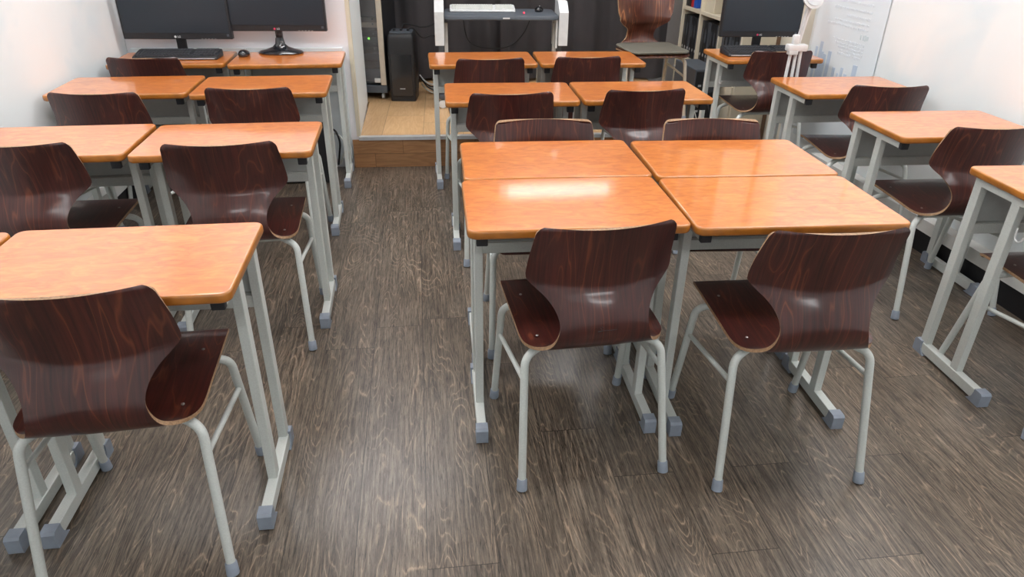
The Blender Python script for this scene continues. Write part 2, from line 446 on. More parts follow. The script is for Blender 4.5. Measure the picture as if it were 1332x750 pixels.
# skirting: black base with a white ledge on both side walls
def side(name, f, sgn, y0, y1, dep, z0, z1, m):
    q = [(f(y0), y0), (f(y1), y1), (f(y1) - sgn * dep, y1), (f(y0) - sgn * dep, y0)]
    return struct(name, prism(nb(), q, z0, z1), m)
side('baseboard_right', lambda y: xr(y) - .001, 1, -1.7, 4.2, .056, 0, .105, M['base_black'])
side('trim_right', lambda y: xr(y) - .001, 1, -1.7, 4.2, .066, .105, .165, M['white_trim'])
side('baseboard_left', lambda y: xl(y) + .001, -1, -1.7, 4.1, .056, 0, .105, M['base_black'])
side('trim_left', lambda y: xl(y) + .001, -1, -1.7, 4.1, .066, .105, .165, M['white_trim'])
# stage: boards, riser, metal nosing
ST = .197
stage_poly = [(-.975, 4.292), (1.20, 4.512), (1.15, 6.42), (-1.75, 6.28), (-1.75, 5.22), (-1.09, 5.22)]
struct('floor_stage', prism(nb(), stage_poly, .001, ST), M['stage'])
struct('trim_4', prism(nb(), [(-1.02, 4.288 - .014), (1.20, 4.512 - .014), (1.20, 4.511), (-1.02, 4.287)], .001, ST - .018), M['riser'])
def nosing():
    bm = nb(); prism(bm, [(-.978, 4.268), (1.205, 4.488), (1.205, 4.53), (-.978, 4.31)], ST - .018, ST + .003); return bm
struct('trim_5', nosing(), M['silver'])

# ------------------------------------------------------------------ desk
HT = .72
def make_desk():
    root = empty('school_desk')
    bm = nb()
    slab(bm, .6, .4, .026, [(.006, HT - .025), (.0018, HT - .0225), (0, HT - .018), (0, HT - .006), (.0009, HT - .003), (.0028, HT - .0008), (.0045, HT), (.0065, HT), (.018, HT)], 0, 1)
    for f in bm.faces:
        if f.calc_center_median().z > HT - .0001: f.material_index = 0
    obj('desktop', bm, [M['desk'], M['desk_edge']], root, True)
    for s in (-1, 1):
        rl = obj('side_rail', bx((s * .2615, .012, .680), (.027, .326, .030), .002), M['steel'], root)
        obj('end_cap', bx((s * .2595, -.158, .679), (.031, .020, .033), .003), M['black_cap'], rl, True)
        for y in (.157, -.018):
            obj('leg', bx((s * .2625, y, .3555), (.025, .035, .625), .002), M['steel'], root)
        fb = obj('foot_bar', bx((s * .2645, .006, .0275), (.029, .296, .037), .002), M['steel'], root)
        for e in (-1, 1):
            bm = nb(); y1 = e * .186 + .006; y0 = e * .125 + .006
            prof = [(y0 + e * .012, .002), (y1, .002), (y1, .046), (y1 - e * .006, .052), (y0 + e * .020, .052), (y0 + e * .014, .049), (y0 + e * .024, .030), (y0 + e * .014, .012), (y0, .004)]
            prof = [(y0, .0), (y1 - e * .002, .0), (y1, .003), (y1, .045), (y1 - e * .007, .0515), (y0 + e * .024, .0515), (y0 + e * .024, .040), (y0 + e * .020, .022), (y0 + e * .010, .008), (y0, .003)]
            a = [bm.verts.new((s * .2645 - .0185, y, z)) for y, z in prof]; b = [bm.verts.new((s * .2645 + .0185, y, z)) for y, z in prof]
            n = len(prof); bm.faces.new(a); bm.faces.new(b[::-1])
            for k in range(n): bm.faces.new((a[k], b[k], b[(k + 1) % n], a[(k + 1) % n]))
            bmesh.ops.recalc_face_normals(bm, faces=bm.faces[:])
            obj('foot_cap', bm, M['cap'], fb)
    bm = bx((0, .157, .512), (.50, .026, .036), .002)
    obj('crossbar', bm, M['steel'], root)
    bm = nb(); box(bm, (0, .163, .6125), (.498, .003, .160)); box(bm, (0, .158, .532), (.498, .012, .003))
    obj('modesty_panel', bm, M['panel'], root)
    return root
desk0 = make_desk(); chair_protos = {}
hook_bm = lambda: tb(smooth_path([(-.268, -.052, .60), (-.268, -.052, .568), (-.268, -.066, .558), (-.268, -.082, .566), (-.268, -.086, .580)], .012, 5), .003, 8)

# ------------------------------------------------------------------ chair
def cr(keys, t):
    """piecewise smooth interpolation through (t, value...) keys"""
    for i in range(len(keys) - 1):
        if t <= keys[i + 1][0] or i == len(keys) - 2:
            k0 = keys[max(i - 1, 0)]; k1 = keys[i]; k2 = keys[i + 1]; k3 = keys[min(i + 2, len(keys) - 1)]
            u = (t - k1[0]) / (k2[0] - k1[0]); u = max(0, min(1, u)); out = []
            for j in range(1, len(k1)):
                m1 = (k2[j] - k0[j]) / max(k2[0] - k0[0], 1e-6) * (k2[0] - k1[0])
                m2 = (k3[j] - k1[j]) / max(k3[0] - k1[0], 1e-6) * (k2[0] - k1[0])
                h = (2 * u ** 3 - 3 * u ** 2 + 1, u ** 3 - 2 * u ** 2 + u, -2 * u ** 3 + 3 * u ** 2, u ** 3 - u ** 2)
                out.append(h[0] * k1[j] + h[1] * m1 + h[2] * k2[j] + h[3] * m2)
            return out
# profile of the moulded shell: y, z, half width, forward offset of the edges, upward offset of the edges
PROF = [(.448, .424, .190, 0, 0), (.440, .436, .197, 0, 0), (.415, .442, .200, 0, 0), (.30, .438, .201, 0, .002), (.20, .432, .201, 0, .004),
        (.13, .428, .200, 0, .004), (.095, .427, .194, 0, .003), (.068, .430, .176, .001, 0), (.042, .440, .152, .004, 0), (.020, .459, .134, .008, 0),
        (.006, .488, .122, .014, 0), (.003, .520, .117, .022, 0), (.012, .548, .125, .032, .003), (.027, .574, .146, .043, .007),
        (.042, .594, .176, .053, .013), (.0485, .606, .189, .056, .016), (.0490, .622, .192, .055, .017), (.0455, .666, .1885, .050, .013),
        (.039, .714, .1845, .041, .006), (.031, .762, .1795, .032, 0), (.0285, .777, .178, .029, 0)]
def make_shell(parent, mats, prof=PROF, name='seat_shell'):
    cum = [0]
    for a, b in zip(prof, prof[1:]): cum.append(cum[-1] + math.hypot(b[0] - a[0], b[1] - a[1]))
    keys = [(c,) + tuple(p) for c, p in zip(cum, prof)]
    L = cum[-1]; nu, nv = 22, 84; rc = .018; ts = []
    for j in range(nv + 1):
        u = j / nv; ts.append(L * u)
    ts = sorted(set([0, .002, .005, .009, .014, .020] + ts + [L - .020, L - .014, L - .009, L - .005, L - .002, L]))
    grid = []
    for t in ts:
        y, z, w, fo, uo = cr(keys, t)
        for d in (t, L - t):
            if d < rc: w = w - rc + math.sqrt(max(rc * rc - (rc - d) ** 2, 0))
        row = []
        for i in range(nu + 1):
            s = -1 + 2 * i / nu; s = math.copysign(1 - (1 - abs(s)) ** 1.25, s) if abs(s) > 0 else 0
            row.append(Vector((s * w, y + fo * abs(s) ** 2.0, z + uo * s * s)))
        grid.append(row)
    nr = len(ts)
    nrm = [[None] * (nu + 1) for _ in range(nr)]
    for j in range(nr):
        for i in range(nu + 1):
            du = grid[j][min(i + 1, nu)] - grid[j][max(i - 1, 0)]
            dv = grid[min(j + 1, nr - 1)][i] - grid[max(j - 1, 0)][i]
            n = du.cross(dv); nrm[j][i] = n.normalized() if n.length > 1e-9 else Vector((0, 0, 1))
    bm = nb(); uvl = bm.loops.layers.uv.new('UVMap'); th = .0047
    def lay(sg): return [[bm.verts.new(grid[j][i] + nrm[j][i] * th * sg) for i in range(nu + 1)] for j in range(nr)]
    A, B = lay(1), lay(-1)
    uvof = {}
    for G in (A, B):
        for j in range(nr):
            for i in range(nu + 1): uvof[G[j][i]] = (grid[j][i].x, ts[j])
    def quad(vs, mi, sm=True):
        f = bm.faces.new(vs); f.material_index = mi; f.smooth = sm
        for l in f.loops: l[uvl].uv = uvof.get(l.vert, (0, 0))
    for j in range(nr - 1):
        for i in range(nu):
            quad((A[j][i], A[j][i + 1], A[j + 1][i + 1], A[j + 1][i]), 0)
            quad((B[j + 1][i], B[j + 1][i + 1], B[j][i + 1], B[j][i]), 0)
    loop = [(0, i) for i in range(nu + 1)] + [(j, nu) for j in range(1, nr)] + [(nr - 1, i) for i in range(nu - 1, -1, -1)] + [(j, 0) for j in range(nr - 2, 0, -1)]
    ra = [bm.verts.new(A[j][i].co) for j, i in loop]; rb = [bm.verts.new(B[j][i].co) for j, i in loop]
    n = len(loop)
    for k in range(n):
        f = bm.faces.new((ra[k], rb[k], rb[(k + 1) % n], ra[(k + 1) % n])); f.material_index = 1; f.smooth = True
    me = bpy.data.meshes.new(name); bm.to_mesh(me); bm.free()
    for m in mats: me.materials.append(m)
    o = bpy.data.objects.new(name, me); C.objects.link(o); o.parent = parent; return o
def make_chair(mats, steel, prof=PROF):
    root = empty('plywood_chair')
    sh = make_shell(root, mats, prof)
    r = .0114
    for s in (-1, 1):
        for kind in ('rear', 'front'):
            if kind == 'rear':
                pts = [(s * .212, -.002, .004), (s * .194, .084, .392), (s * .140, .112, .410)]
            else:
                pts = [(s * .217, .438, .004), (s * .206, .362, .392), (s * .150, .335, .415)]
            lg = obj('leg', tb(smooth_path(pts, .036, 7), r, 14), steel, root, True)
            fx, fy = pts[0][0], pts[0][1]; d = (Vector(pts[1]) - Vector(pts[0])).normalized()
            p0 = Vector(pts[0]) - d * .004
            obj('foot_cap', tb([p0, p0 + d * .002, p0 + d * .034, p0 + d * .037], [.012, .0155, .0145, .0125], 14), M['cap'], lg, True)
        a = Vector((s * .209, .383, .285)); b = Vector((s * .197, .069, .325))
        obj('side_brace', tb([a, b], .0075, 10), steel, root, True)
    obj('cross_rail', tb([(-.142, .112, .410), (.142, .112, .410)], r, 12), steel, root, True)
    obj('cross_rail', tb([(-.152, .335, .415), (.152, .335, .415)], r, 12), steel, root, True)
    for s in (-1, 1):
        for y in (.115, .335):
            zz = .4395 if y < .2 else .4465
            bm = lathe(nb(), [(.0042, -.002), (.0042, .0004), (.003, .0013), (.001, .0016)], 10, (s * .155, y, zz))
            obj('screw', bm, M['screw'], root, True)
    return root
chair0 = make_chair([M['shell'], M['ply_edge']], M['steel'])
PROF2 = [(a, b, (w if w > .13 else w * .84) if k > 6 else w * 1.0, f, u) for k, (a, b, w, f, u) in enumerate(PROF)]
PROF2 = PROF2[:-6] + [(.047, .63, .180, .052, 0), (.045, .66, .193, .050, 0), (.034, .74, .200, .045, 0), (.018, .80, .198, .040, 0), (-.002, .86, .190, .036, 0), (-.010, .885, .185, .034, 0)]
chair_red = make_chair([M['shell_red'], M['ply_edge']], M['beige'], PROF2)
index_kids()
used = set()
def place(proto, x, y, deg, label, cat, group, z=0):
    o = proto if proto.name not in used else copy_tree(proto)
    used.add(proto.name)
    o.location = (x, y, z); o.rotation_euler = (0, 0, R(deg))
    return tag(o, label, cat, group)

desks = [
 (.159, 1.860, 6.3, 'orange topped desk at the near left of the joined block of four'),
 (.767, 1.900, 5.14, 'orange topped desk at the near right of the joined block of four'),
 (.1235, 2.2625, 186.2, 'orange topped desk at the far left of the joined block of four'),
 (.736, 2.307, 185.02, 'orange topped desk at the far right of the joined block of four'),
 (1.838, 2.072, 4.95, 'single desk by the right wall, nearest the camera, cut by the photo edge'),
 (1.745, 2.802, 6.1, 'single desk by the right wall, second from the camera'),
 (1.639, 3.516, 6.55, 'single desk by the right wall in front of the blue banner'),
 (1.499, 4.385, 7.63, 'desk by the right wall carrying a monitor and keyboard'),
 (-.925, 1.441, 7.84, 'large orange topped desk at the front left beside the aisle'),
 (-1.528, 1.352, 7.84, 'desk left of the front left aisle desk, only its corner in view'),
 (-1.018, 2.445, 8.76, 'aisle desk of the second left row, with a bright glare on its top'),
 (-1.632, 2.373, 9.1, 'wall side desk of the second left row, pale top running out of the photo'),
 (-1.802, 3.271, 9.17, 'wall side desk of the third left row'),
 (-1.186, 3.332, 9.1, 'aisle desk of the third left row'),
 (-1.893, 3.968, 9.88, 'desk in the rear left corner under the larger monitor and keyboard'),
 (-1.273, 4.026, 9.07, 'desk at the rear left carrying a black mouse and a monitor on a splayed foot'),
 (-.196, 4.106, 7.71, 'left desk of the centre pair standing against the stage'),
 (.420, 4.180, 6.05, 'right desk of the centre pair standing against the stage'),
 (-.025, 3.251, 6.09, 'left desk of the second centre pair, one row nearer than the stage pair'),
 (.585, 3.325, 6.77, 'right desk of the second centre pair, one row nearer than the stage pair'),
]
dobj = []
for i, (x, y, a, lab) in enumerate(desks):
    o = place(desk0, x, y, a, lab, 'desk', 'two leg school desks with orange tops'); dobj.append(o)
for i in (4, 7):
    h = obj('bag_hook', hook_bm(), M['white'], dobj[i], True); h['label'] = 'small white bag hook'

chairs = [
 (.244, 1.503, 11.4, 'dark plywood chair pushed in at the left near desk of the joined block'),
 (.804, 1.492, 5.6, 'dark plywood chair pushed in at the right near desk of the joined block'),
 (-.885, 1.126, 10.0, 'dark plywood chair at the front left, largest in the photo'),
 (-.949, 2.127, 9.7, 'dark plywood chair at the glare lit aisle desk of the second left row'),
 (-1.598, 2.081, 7.9, 'dark plywood chair cut by the left photo edge in the second left row'),
 (-1.726, 2.799, 5.2, 'chair back beside the left wall in the third left row'),
 (-1.135, 2.932, 6.0, 'chair at the aisle desk of the third left row'),
 (-1.897, 3.585, 5.8, 'chair in front of the desk with the larger monitor and keyboard'),
 (-.120, 3.704, 10.5, 'chair at the left desk of the pair against the stage'),
 (.403, 3.805, 9.0, 'chair at the right desk of the pair against the stage'),
 (-.003, 2.912, 9.5, 'chair at the left desk of the second centre pair'),
 (.585, 3.017, 9.3, 'chair at the right desk of the second centre pair'),
 (1.722, 3.175, 1.5, 'chair beside the right wall at the desk before the blue banner'),
 (1.540, 4.085, 5.6, 'chair at the right wall desk with the monitor, behind the white folded stand'),
 (1.785, 2.475, 5.5, 'chair with broad shiny seat at the second desk by the right wall'),
 (1.845, 1.735, 6, 'chair at the nearest right wall desk, only its seat tip in view'),
 (.103, 2.578, 185.5, 'chair facing the camera behind the left half of the joined block'),
 (.733, 2.621, 183.0, 'chair facing the camera behind the right half of the joined block'),
]
cobj = []
for x, y, a, lab in chairs:
    cobj.append(place(chair0, x, y, a, lab, 'chair', 'dark moulded plywood chairs'))
# scribble on the back of the chair at the joined block
sc = tb([(-.012, -.0085, .522), (-.018, -.0085, .526), (-.022, -.0085, .522), (-.016, -.0085, .517), (-.020, -.0085, .511), (-.027, -.0085, .512), (-.010, -.0085, .5135), (.006, -.0085, .5128), (.024, -.0085, .5140)], .0007, 5)
obj('scribble', sc, M['ink'], cobj[0])
sr = place(chair_red, .865, 5.12, 191, 'reddish plywood chair with olive mesh cushion standing on the stage', 'chair', None, ST + .015)
# mesh cushion lying on it
bm = nb(); slab(bm, .405, .40, .06, [(.010, 0), (.002, .004), (0, .010), (.004, .015), (.014, .018)], 0, 0)
cu = obj('seat_cushion', bm, M['mesh'], None, True)
f_ = Vector((-math.sin(R(191)), math.cos(R(191))))
cu.location = (.865 + f_.x * .265, 5.12 + f_.y * .265, ST + .015 + .448); cu.rotation_euler = (0, 0, R(191))
tag(cu, 'thin olive grey mesh cushion on the seat of the stage chair', 'cushion')

# ------------------------------------------------------------------ computers
def monitor(w, h, tilt, foot, sw=.0, glass=M['screen']):
    root = empty('monitor')
    zb = .80 - HT + tilt
    hs = obj('housing', bx((0, .012, zb + h / 2), (w, .035, h), .004), M['black'], root)
    obj('screen', bx((0, -.0065, zb + .012 + h / 2), (w - .022, .003, h - .042), .0008, 1), glass, root)
    if foot == 'splay':
        ft = obj('foot', lathe(nb(), [(.125, 0), (.128, .006), (.118, .014), (.080, .024), (.045, .036), (.028, .052), (.022, .085)], 32, (0, .015, 0), 1, .62), M['black_gloss'], root, True)
        obj('neck', bx((0, .022, .10), (.040, .026, .15), .008), M['black_gloss'], root, True)
    else:
        obj('foot', lathe(nb(), [(.11, 0), (.112, .006), (.10, .011), (.02, .014)], 32, (0, .02, 0), 1, .66), M['black'], root, True)
        obj('neck', bx((0, .03, .075), (.05, .03, .14), .006), M['black'], root, True)
    lg = nb(); lathe(lg, [(.0062, 0), (.0062, .0008)], 20)
    for v in lg.verts: v.co = Vector((v.co.x - .014, -.0085 + -v.co.z, v.co.y + zb + .014))
    bmesh.ops.recalc_face_normals(lg, faces=lg.faces[:])
    t = text_mesh('LG', .014)
    for v in t.verts: v.co = Vector((v.co.x + .006, -.008 - v.co.z, v.co.y + zb + .0135))
    obj('logo', lg, M['logo_white'] if not sw else M['logo_red'], root)
    obj('lettering', t, M['logo_white'], root)
    st = obj('energy_sticker', bx((w / 2 - .022, -.0085, zb + .022), (.013, .001, .013)), M['slate'], root)
    bm = nb()
    for k in range(5): box(bm, (w * .22 + k * .018, -.006, zb + .0035), (.009, .002, .002))
    obj('buttons', bm, M['silver'], root)
    return root
def keyboard(w, d, mats, body):
    root = empty('keyboard')
    bm = nb(); slab(bm, w, d, .012, [(.004, 0), (0, .003), (0, .012), (.003, .016)], 0, 0)
    for v in bm.verts:
        if v.co.z > .008: v.co.z += (v.co.y + d / 2) * .16
    obj('case', bm, body, root, True)
    bm = nb(); rows = 6; kw = .0175
    x0 = -w / 2 + .014
    for r_ in range(rows):
        y = d / 2 - .016 - r_ * (d - .034) / (rows - 1)
        x = x0 + .001; k = 0
        while x < w / 2 - .02:
            ww = kw
            if r_ == 5 and k == 3: ww = kw * 5.6
            if not (abs(x - (w * .16)) < .008 or abs(x - (w * .29)) < .006):
                z = .0165 + (y + d / 2) * .16
                box(bm, (x + ww / 2, y, z + .002), (ww - .003, .0145, .006))
            x += ww; k += 1
    obj('keys', bm, mats, root)['kind'] = 'stuff'
    obj('front_strip', bx((0, -d / 2 - .001, .006), (w - .03, .003, .004), .001, 1), M['silver'] if body is M['black'] else body, root)
    return root
def put(o, x, y, z, deg, label, cat, group=None):
    o.location = (x, y, z); o.rotation_euler = (0, 0, R(deg)); return tag(o, label, cat, group)
m1 = monitor(.595, .36, 0, 'plain')
put(m1, -1.90, 4.085, HT + .001, 4.5, 'larger black monitor in the rear left corner above the keyboard', 'monitor')
m2 = monitor(.553, .34, .042, 'splay', 1)
put(m2, -1.355, 4.145, HT + .001, 4.5, 'black monitor on a glossy splayed foot beside the mouse', 'monitor')
m3 = monitor(.50, .33, 0, 'plain', 1)
put(m3, 1.50, 4.50, HT + .001, 5, 'black monitor on the right wall desk behind the white lamp', 'monitor')
k1 = keyboard(.45, .135, M['key'], M['black'])
put(k1, -1.865, 3.962, HT + .001, 6.5, 'black keyboard under the larger left monitor', 'keyboard')
k2 = keyboard(.45, .15, M['key'], M['black'])
put(k2, 1.475, 4.362, HT + .001, 7, 'black keyboard on the right wall desk', 'keyboard')
def mouse(body):
    root = empty('computer_mouse')
    bm = nb(); bmesh.ops.create_uvsphere(bm, u_segments=24, v_segments=14, radius=1)
    for v in bm.verts:
        x, y, z = v.co; z = max(z, -.35); v.co = Vector((x * .031, y * .052, (z + .35) * .026 * (1 - .18 * y)))
    obj('shell', bm, body, root, True)
    obj('scroll_wheel', bx((0, .030, .0325), (.006, .018, .008), .002), M['silver'], root)
    return root
put(mouse(M['black_gloss']), -1.535, 4.055, HT + .001, 5, 'black computer mouse left of the splayed monitor foot', 'mouse')

# two black cases on the floor under the rear left desks
def pc_case(w, d, h, m):
    root = empty('computer_case')
    obj('body', bx((0, 0, h / 2 + .006), (w, d, h), .005), m, root)
    bm = nb()
    for k in range(9): box(bm, (-w * .3 + k * w * .075, -d / 2 - .0008, h * .2), (w * .03, .002, h * .18))
    obj('front_grille', bm, M['grey_dark'], root)
    obj('power_button', lathe(nb(), [(.008, 0), (.008, .003)], 16, (w * .35, 0, h + .006)), M['silver'], root)
    return root
put(pc_case(.385, .20, .385, M['black']), -1.302, 4.055, 0, 6, 'black case on the floor under the desk with the splayed monitor', 'computer')
put(pc_case(.385, .20, .385, M['black']), -1.880, 3.990, 0, 6, 'black case on the floor under the rear left corner desk', 'computer')

# ------------------------------------------------------------------ standing computer cart on the stage
root = empty('computer_cart', (-.115, 5.30, ST), R(5))
tag(root, 'white and black standing computer cart in front of the curtain', 'computer cart')
zt = .83 - ST
bm = nb(); slab(bm, .80, .42, .05, [(.006, zt - .030), (0, zt - .024), (0, zt - .008), (.004, zt)], 0, 0)
tr = obj('worktop', bm, M['slate'], root, True)
t = text_mesh('Xenon', .014)
for v in t.verts: v.co = Vector((v.co.x, -.2112 - v.co.z, v.co.y + zt - .016))
bm = nb(); box(bm, (.03, -.211, zt - .016), (.048, .002, .009), .0008, 1); t.free()
obj('name_plate', bm, M['white'], tr)
for s in (-1, 1):
    bm = nb(); X = s * .435
    prof = [(-.19, zt - .20), (-.19, zt + .02), (-.10, zt + .085), (.06, zt + .085), (.06, zt - .20)]
    a = [bm.verts.new((X - .032, y, z)) for y, z in prof]; b = [bm.verts.new((X + .032, y, z)) for y, z in prof]
    bm.faces.new(a); bm.faces.new(b[::-1])
    for k in range(5): bm.faces.new((a[k], b[k], b[(k + 1) % 5], a[(k + 1) % 5]))
    bmesh.ops.recalc_face_normals(bm, faces=bm.faces[:])
    obj('side_cover', bm, M['white'], root)
    obj('upright', bx((X + s * .0, .0, zt + .45), (.042, .05, .80), .004), M['off_white'], root)
    obj('post', bx((X - s * .008, -.04, (zt - .19) / 2 + .05), (.038, .07, zt - .29), .004), M['slate'], root)
    obj('post_cover', bx((X - s * .044, -.05, .24 + .12), (.026, .04, .42), .004), M['off_white'], root)
    fb = obj('foot_bar', bx((X - s * .008, 0, .085), (.05, .46, .03), .006), M['grey_dark'], root)
    for e in (-1, 1):
        bm = nb(); lathe(bm, [(.012, -.014), (.028, -.012), (.031, -.006), (.031, .006), (.028, .012), (.012, .014)], 24)
        for v in bm.verts: v.co = Vector((v.co.x, v.co.z, v.co.y))
        for v in bm.verts: v.co = Vector((v.co.x + X - s * .008, v.co.y + e * .205, v.co.z + .031))
        bmesh.ops.recalc_face_normals(bm, faces=bm.faces[:])
        wv = obj('caster', bm, M['white'], fb, True)
        obj('fork', bx((X - s * .008, e * .185, .055), (.022, .012, .04), .003), M['black'], wv)
obj('side_gusset', prism(nb(), [(.385, -.17), (.397, -.17), (.397, .05), (.385, .05)], zt - .22, zt - .031), M['off_white'], root)
obj('back_bar', bx((0, .0, .10), (.80, .03, .03), .003), M['grey_dark'], root)
k3 = keyboard(.47, .135, M['key_w'], M['white'])
put(k3, -.245, 5.345, .8305, 5, 'white keyboard on the standing cart', 'keyboard')
put(mouse(M['black_gloss']), .165, 5.375, .8305, -10, 'black mouse on the standing cart with a red light beside it', 'mouse')
rr_ = empty('usb_receiver', (.055, 5.225, .8305)); tag(rr_, 'tiny red lit stub beside the white keyboard', 'usb stick')
obj('stick', bx((0, 0, .006), (.012, .03, .010), .002), M['black'], rr_)
obj('light', bx((0, -.017, .009), (.011, .006, .010), .002), M['red_led'], rr_)

# ------------------------------------------------------------------ rack cabinet, speaker, cables
root = empty('rack_cabinet', (-1.235, 5.54, ST), R(-2))
tag(root, 'black equipment rack with beige framed glass door beside the partition', 'rack')
W2, D2, H2 = .56, .46, 1.30
bm = nb()
box(bm, (-W2 / 2 + .01, 0, .10 + H2 / 2), (.02, D2, H2)); box(bm, (W2 / 2 - .01, 0, .10 + H2 / 2), (.02, D2, H2))
box(bm, (0, D2 / 2 - .01, .10 + H2 / 2), (W2, .02, H2)); box(bm, (0, 0, .10 + H2 - .01), (W2, D2, .02))
obj('body', bm, M['black'], root)
obj('plinth', bx((0, -.005, .078), (W2, D2 + .01, .055), .004), M['slate'], root)
dr = empty('unused'); bpy.data.objects.remove(dr)
bm = nb()
for s in (-1, 1): box(bm, (s * (W2 / 2 - .022), -D2 / 2 - .008, .11 + H2 / 2), (.040, .016, H2), .003)
box(bm, (0, -D2 / 2 - .008, .11 + H2 - .02), (W2 - .084, .016, .04)); 
fr = obj('door', bm, M['beige'], root)
obj('glass_pane', bx((0, -D2 / 2 - .006, .11 + H2 / 2 - .01), (W2 - .086, .004, H2 - .05)), M['glass'], fr)
for z in (.145, .74): obj('hinge_block', bx((W2 / 2 - .065, -D2 / 2 - .018, z), (.046, .010, .032), .003), M['off_white'], fr)
for k, (z, hh) in enumerate([(.525, .035), (.425, .04), (.30, .05), (.17, .09)]):
    un = obj('rack_unit', bx((0, -.02, z), (W2 - .06, .30, hh), .003), M['beige'] if k == 0 else M['grey_dark'], root)
    if k == 1:
        obj('indicator', bx((.155, -.172, z + .006), (.012, .004, .012)), M['green_led'], un)
bm = nb()
for k in range(34): box(bm, (W2 / 2 - .085, -.19, .16 + k * .034), (.010, .004, .010))
obj('mounting_strip', bm, M['slate'], root)
for s in (-1, 1):
    bm = nb(); lathe(bm, [(.008, -.010), (.022, -.009), (.024, 0), (.022, .009), (.008, .010)], 20)
    for v in bm.verts: v.co = Vector((v.co.z + s * (W2 / 2 - .04), v.co.x - D2 / 2 + .03, v.co.y + .0245))
    bmesh.ops.recalc_face_normals(bm, faces=bm.faces[:])
    obj('caster', bm, M['off_white'], root, True)
    bm = nb(); lathe(bm, [(.008, -.010), (.022, -.009), (.024, 0), (.022, .009), (.008, .010)], 20)
    for v in bm.verts: v.co = Vector((v.co.z + s * (W2 / 2 - .04), v.co.x + D2 / 2 - .03, v.co.y + .0245))
    bmesh.ops.recalc_face_normals(bm, faces=bm.faces[:])
    obj('caster', bm, M['off_white'], root, True)

root = empty('tower_speaker', (-.840, 5.36, ST), R(1))
tag(root, 'tall black tower speaker standing right of the rack on the stage', 'speaker')
bm = nb(); slab(bm, .195, .23, .02, [(.010, 0), (.004, .004), (.004, .05), (0, .06), (0, .36), (.002, .43), (.004, .455), (.010, .475), (.025, .487)], 0, 0)
obj('cabinet', bm, M['black'], root, True)
obj('grille', bx((0, -.1165, .19), (.150, .004, .30), .0015, 1), M['black_gloss'], root)
bm = nb(); slab(bm, .165, .19, .02, [(0, .484), (0, .489), (.006, .493)], 0, 0)
obj('top_panel', bm, M['slate'], root, True)
bm = nb()
bm.free()
for k in range(3): obj('knob', lathe(nb(), [(.010, 0), (.009, .012)], 12, (-.05 + k * .05, -.03, .493)), M['black'], root)
bm = nb()
for k in range(5): box(bm, (-.016 + k * .008, -.1195, .095), (.005, .001, .006))
obj('logo', bm, M['logo_white'], root)
obj('foot', bx((0, 0, .004), (.18, .21, .008), .002), M['black_gloss'], root)
def cable(name, pts, r, m, label):
    P = [Vector(p) for p in pts]; q = [P[0]]
    for i in range(len(P) - 1):
        a, b, c, d = P[max(i - 1, 0)], P[i], P[i + 1], P[min(i + 2, len(P) - 1)]
        for k in range(1, 9):
            t = k / 8
            q.append(.5 * ((2 * b) + (c - a) * t + (2 * a - 5 * b + 4 * c - d) * t * t + (3 * b - a - 3 * c + d) * t ** 3))
    return tag(obj(name, tb(q, r, 8), m, None, True), label, 'cable')
cable('power_cable', [(-.84, 5.36, ST + .497), (-.83, 5.40, ST + .53), (-.78, 5.44, ST + .52), (-.70, 5.48, ST + .50), (-.62, 5.50, ST + .52), (-.58, 5.50, ST + .58), (-.60, 5.52, ST + .75), (-.66, 5.53, ST + .95), (-.70, 5.54, ST + 1.2)], .005, M['wire'], 'black cable rising from the top of the tower speaker')
cable('power_cable', [(-.80, 5.36, ST + .497), (-.76, 5.40, ST + .50), (-.70, 5.45, ST + .43), (-.62, 5.49, ST + .44), (-.575, 5.50, ST + .36), (-.57, 5.50, ST + .15), (-.57, 5.50, ST + .02)], .005, M['wire'], 'black cable drooping from the speaker to the stage floor')
for k in range(5):
    z = ST + .012 + k * .016; dx = rnd.uniform(-.02, .02)
    cable('power_cable', [(-.735 + dx, 5.60, z + .05), (-.69 + dx, 5.53, z + .02), (-.63 + dx, 5.50, z), (-.575 + dx, 5.53, z + rnd.uniform(-.004, .02)), (-.55 + dx, 5.58, z + .01)], .0055,
          (M['wire_w'], M['slate'], M['wire_w'], M['wire'], M['off_white'])[k],
          'one of the heaped grey and black cords beside the tower speaker')
for o in [x for x in bpy.data.objects if x.get('label', '').startswith('one of the heaped')]: o['group'] = 'heaped cords beside the speaker'
cable('power_cable', [(-.40, 5.50, .80), (-.36, 5.52, .60), (-.22, 5.53, .545), (-.05, 5.54, .56), (.06, 5.53, .66), (.12, 5.51, .80)], .0035, M['wire'], 'thin black cable sagging under the cart worktop')
cable('power_cable', [(-1.15, 4.20, .27), (-1.10, 4.18, .265), (-1.075, 4.17, .20), (-1.085, 4.17, .12), (-1.10, 4.18, .05)], .006, M['wire'], 'black cable hanging at the rear left desk end near the partition')
cable('power_cable', [(-1.13, 4.20, .245), (-1.07, 4.17, .235), (-1.045, 4.16, .17), (-1.065, 4.165, .10), (-1.085, 4.17, .055)], .004, M['wire_w'], 'white cable hanging at the rear left desk end near the partition')

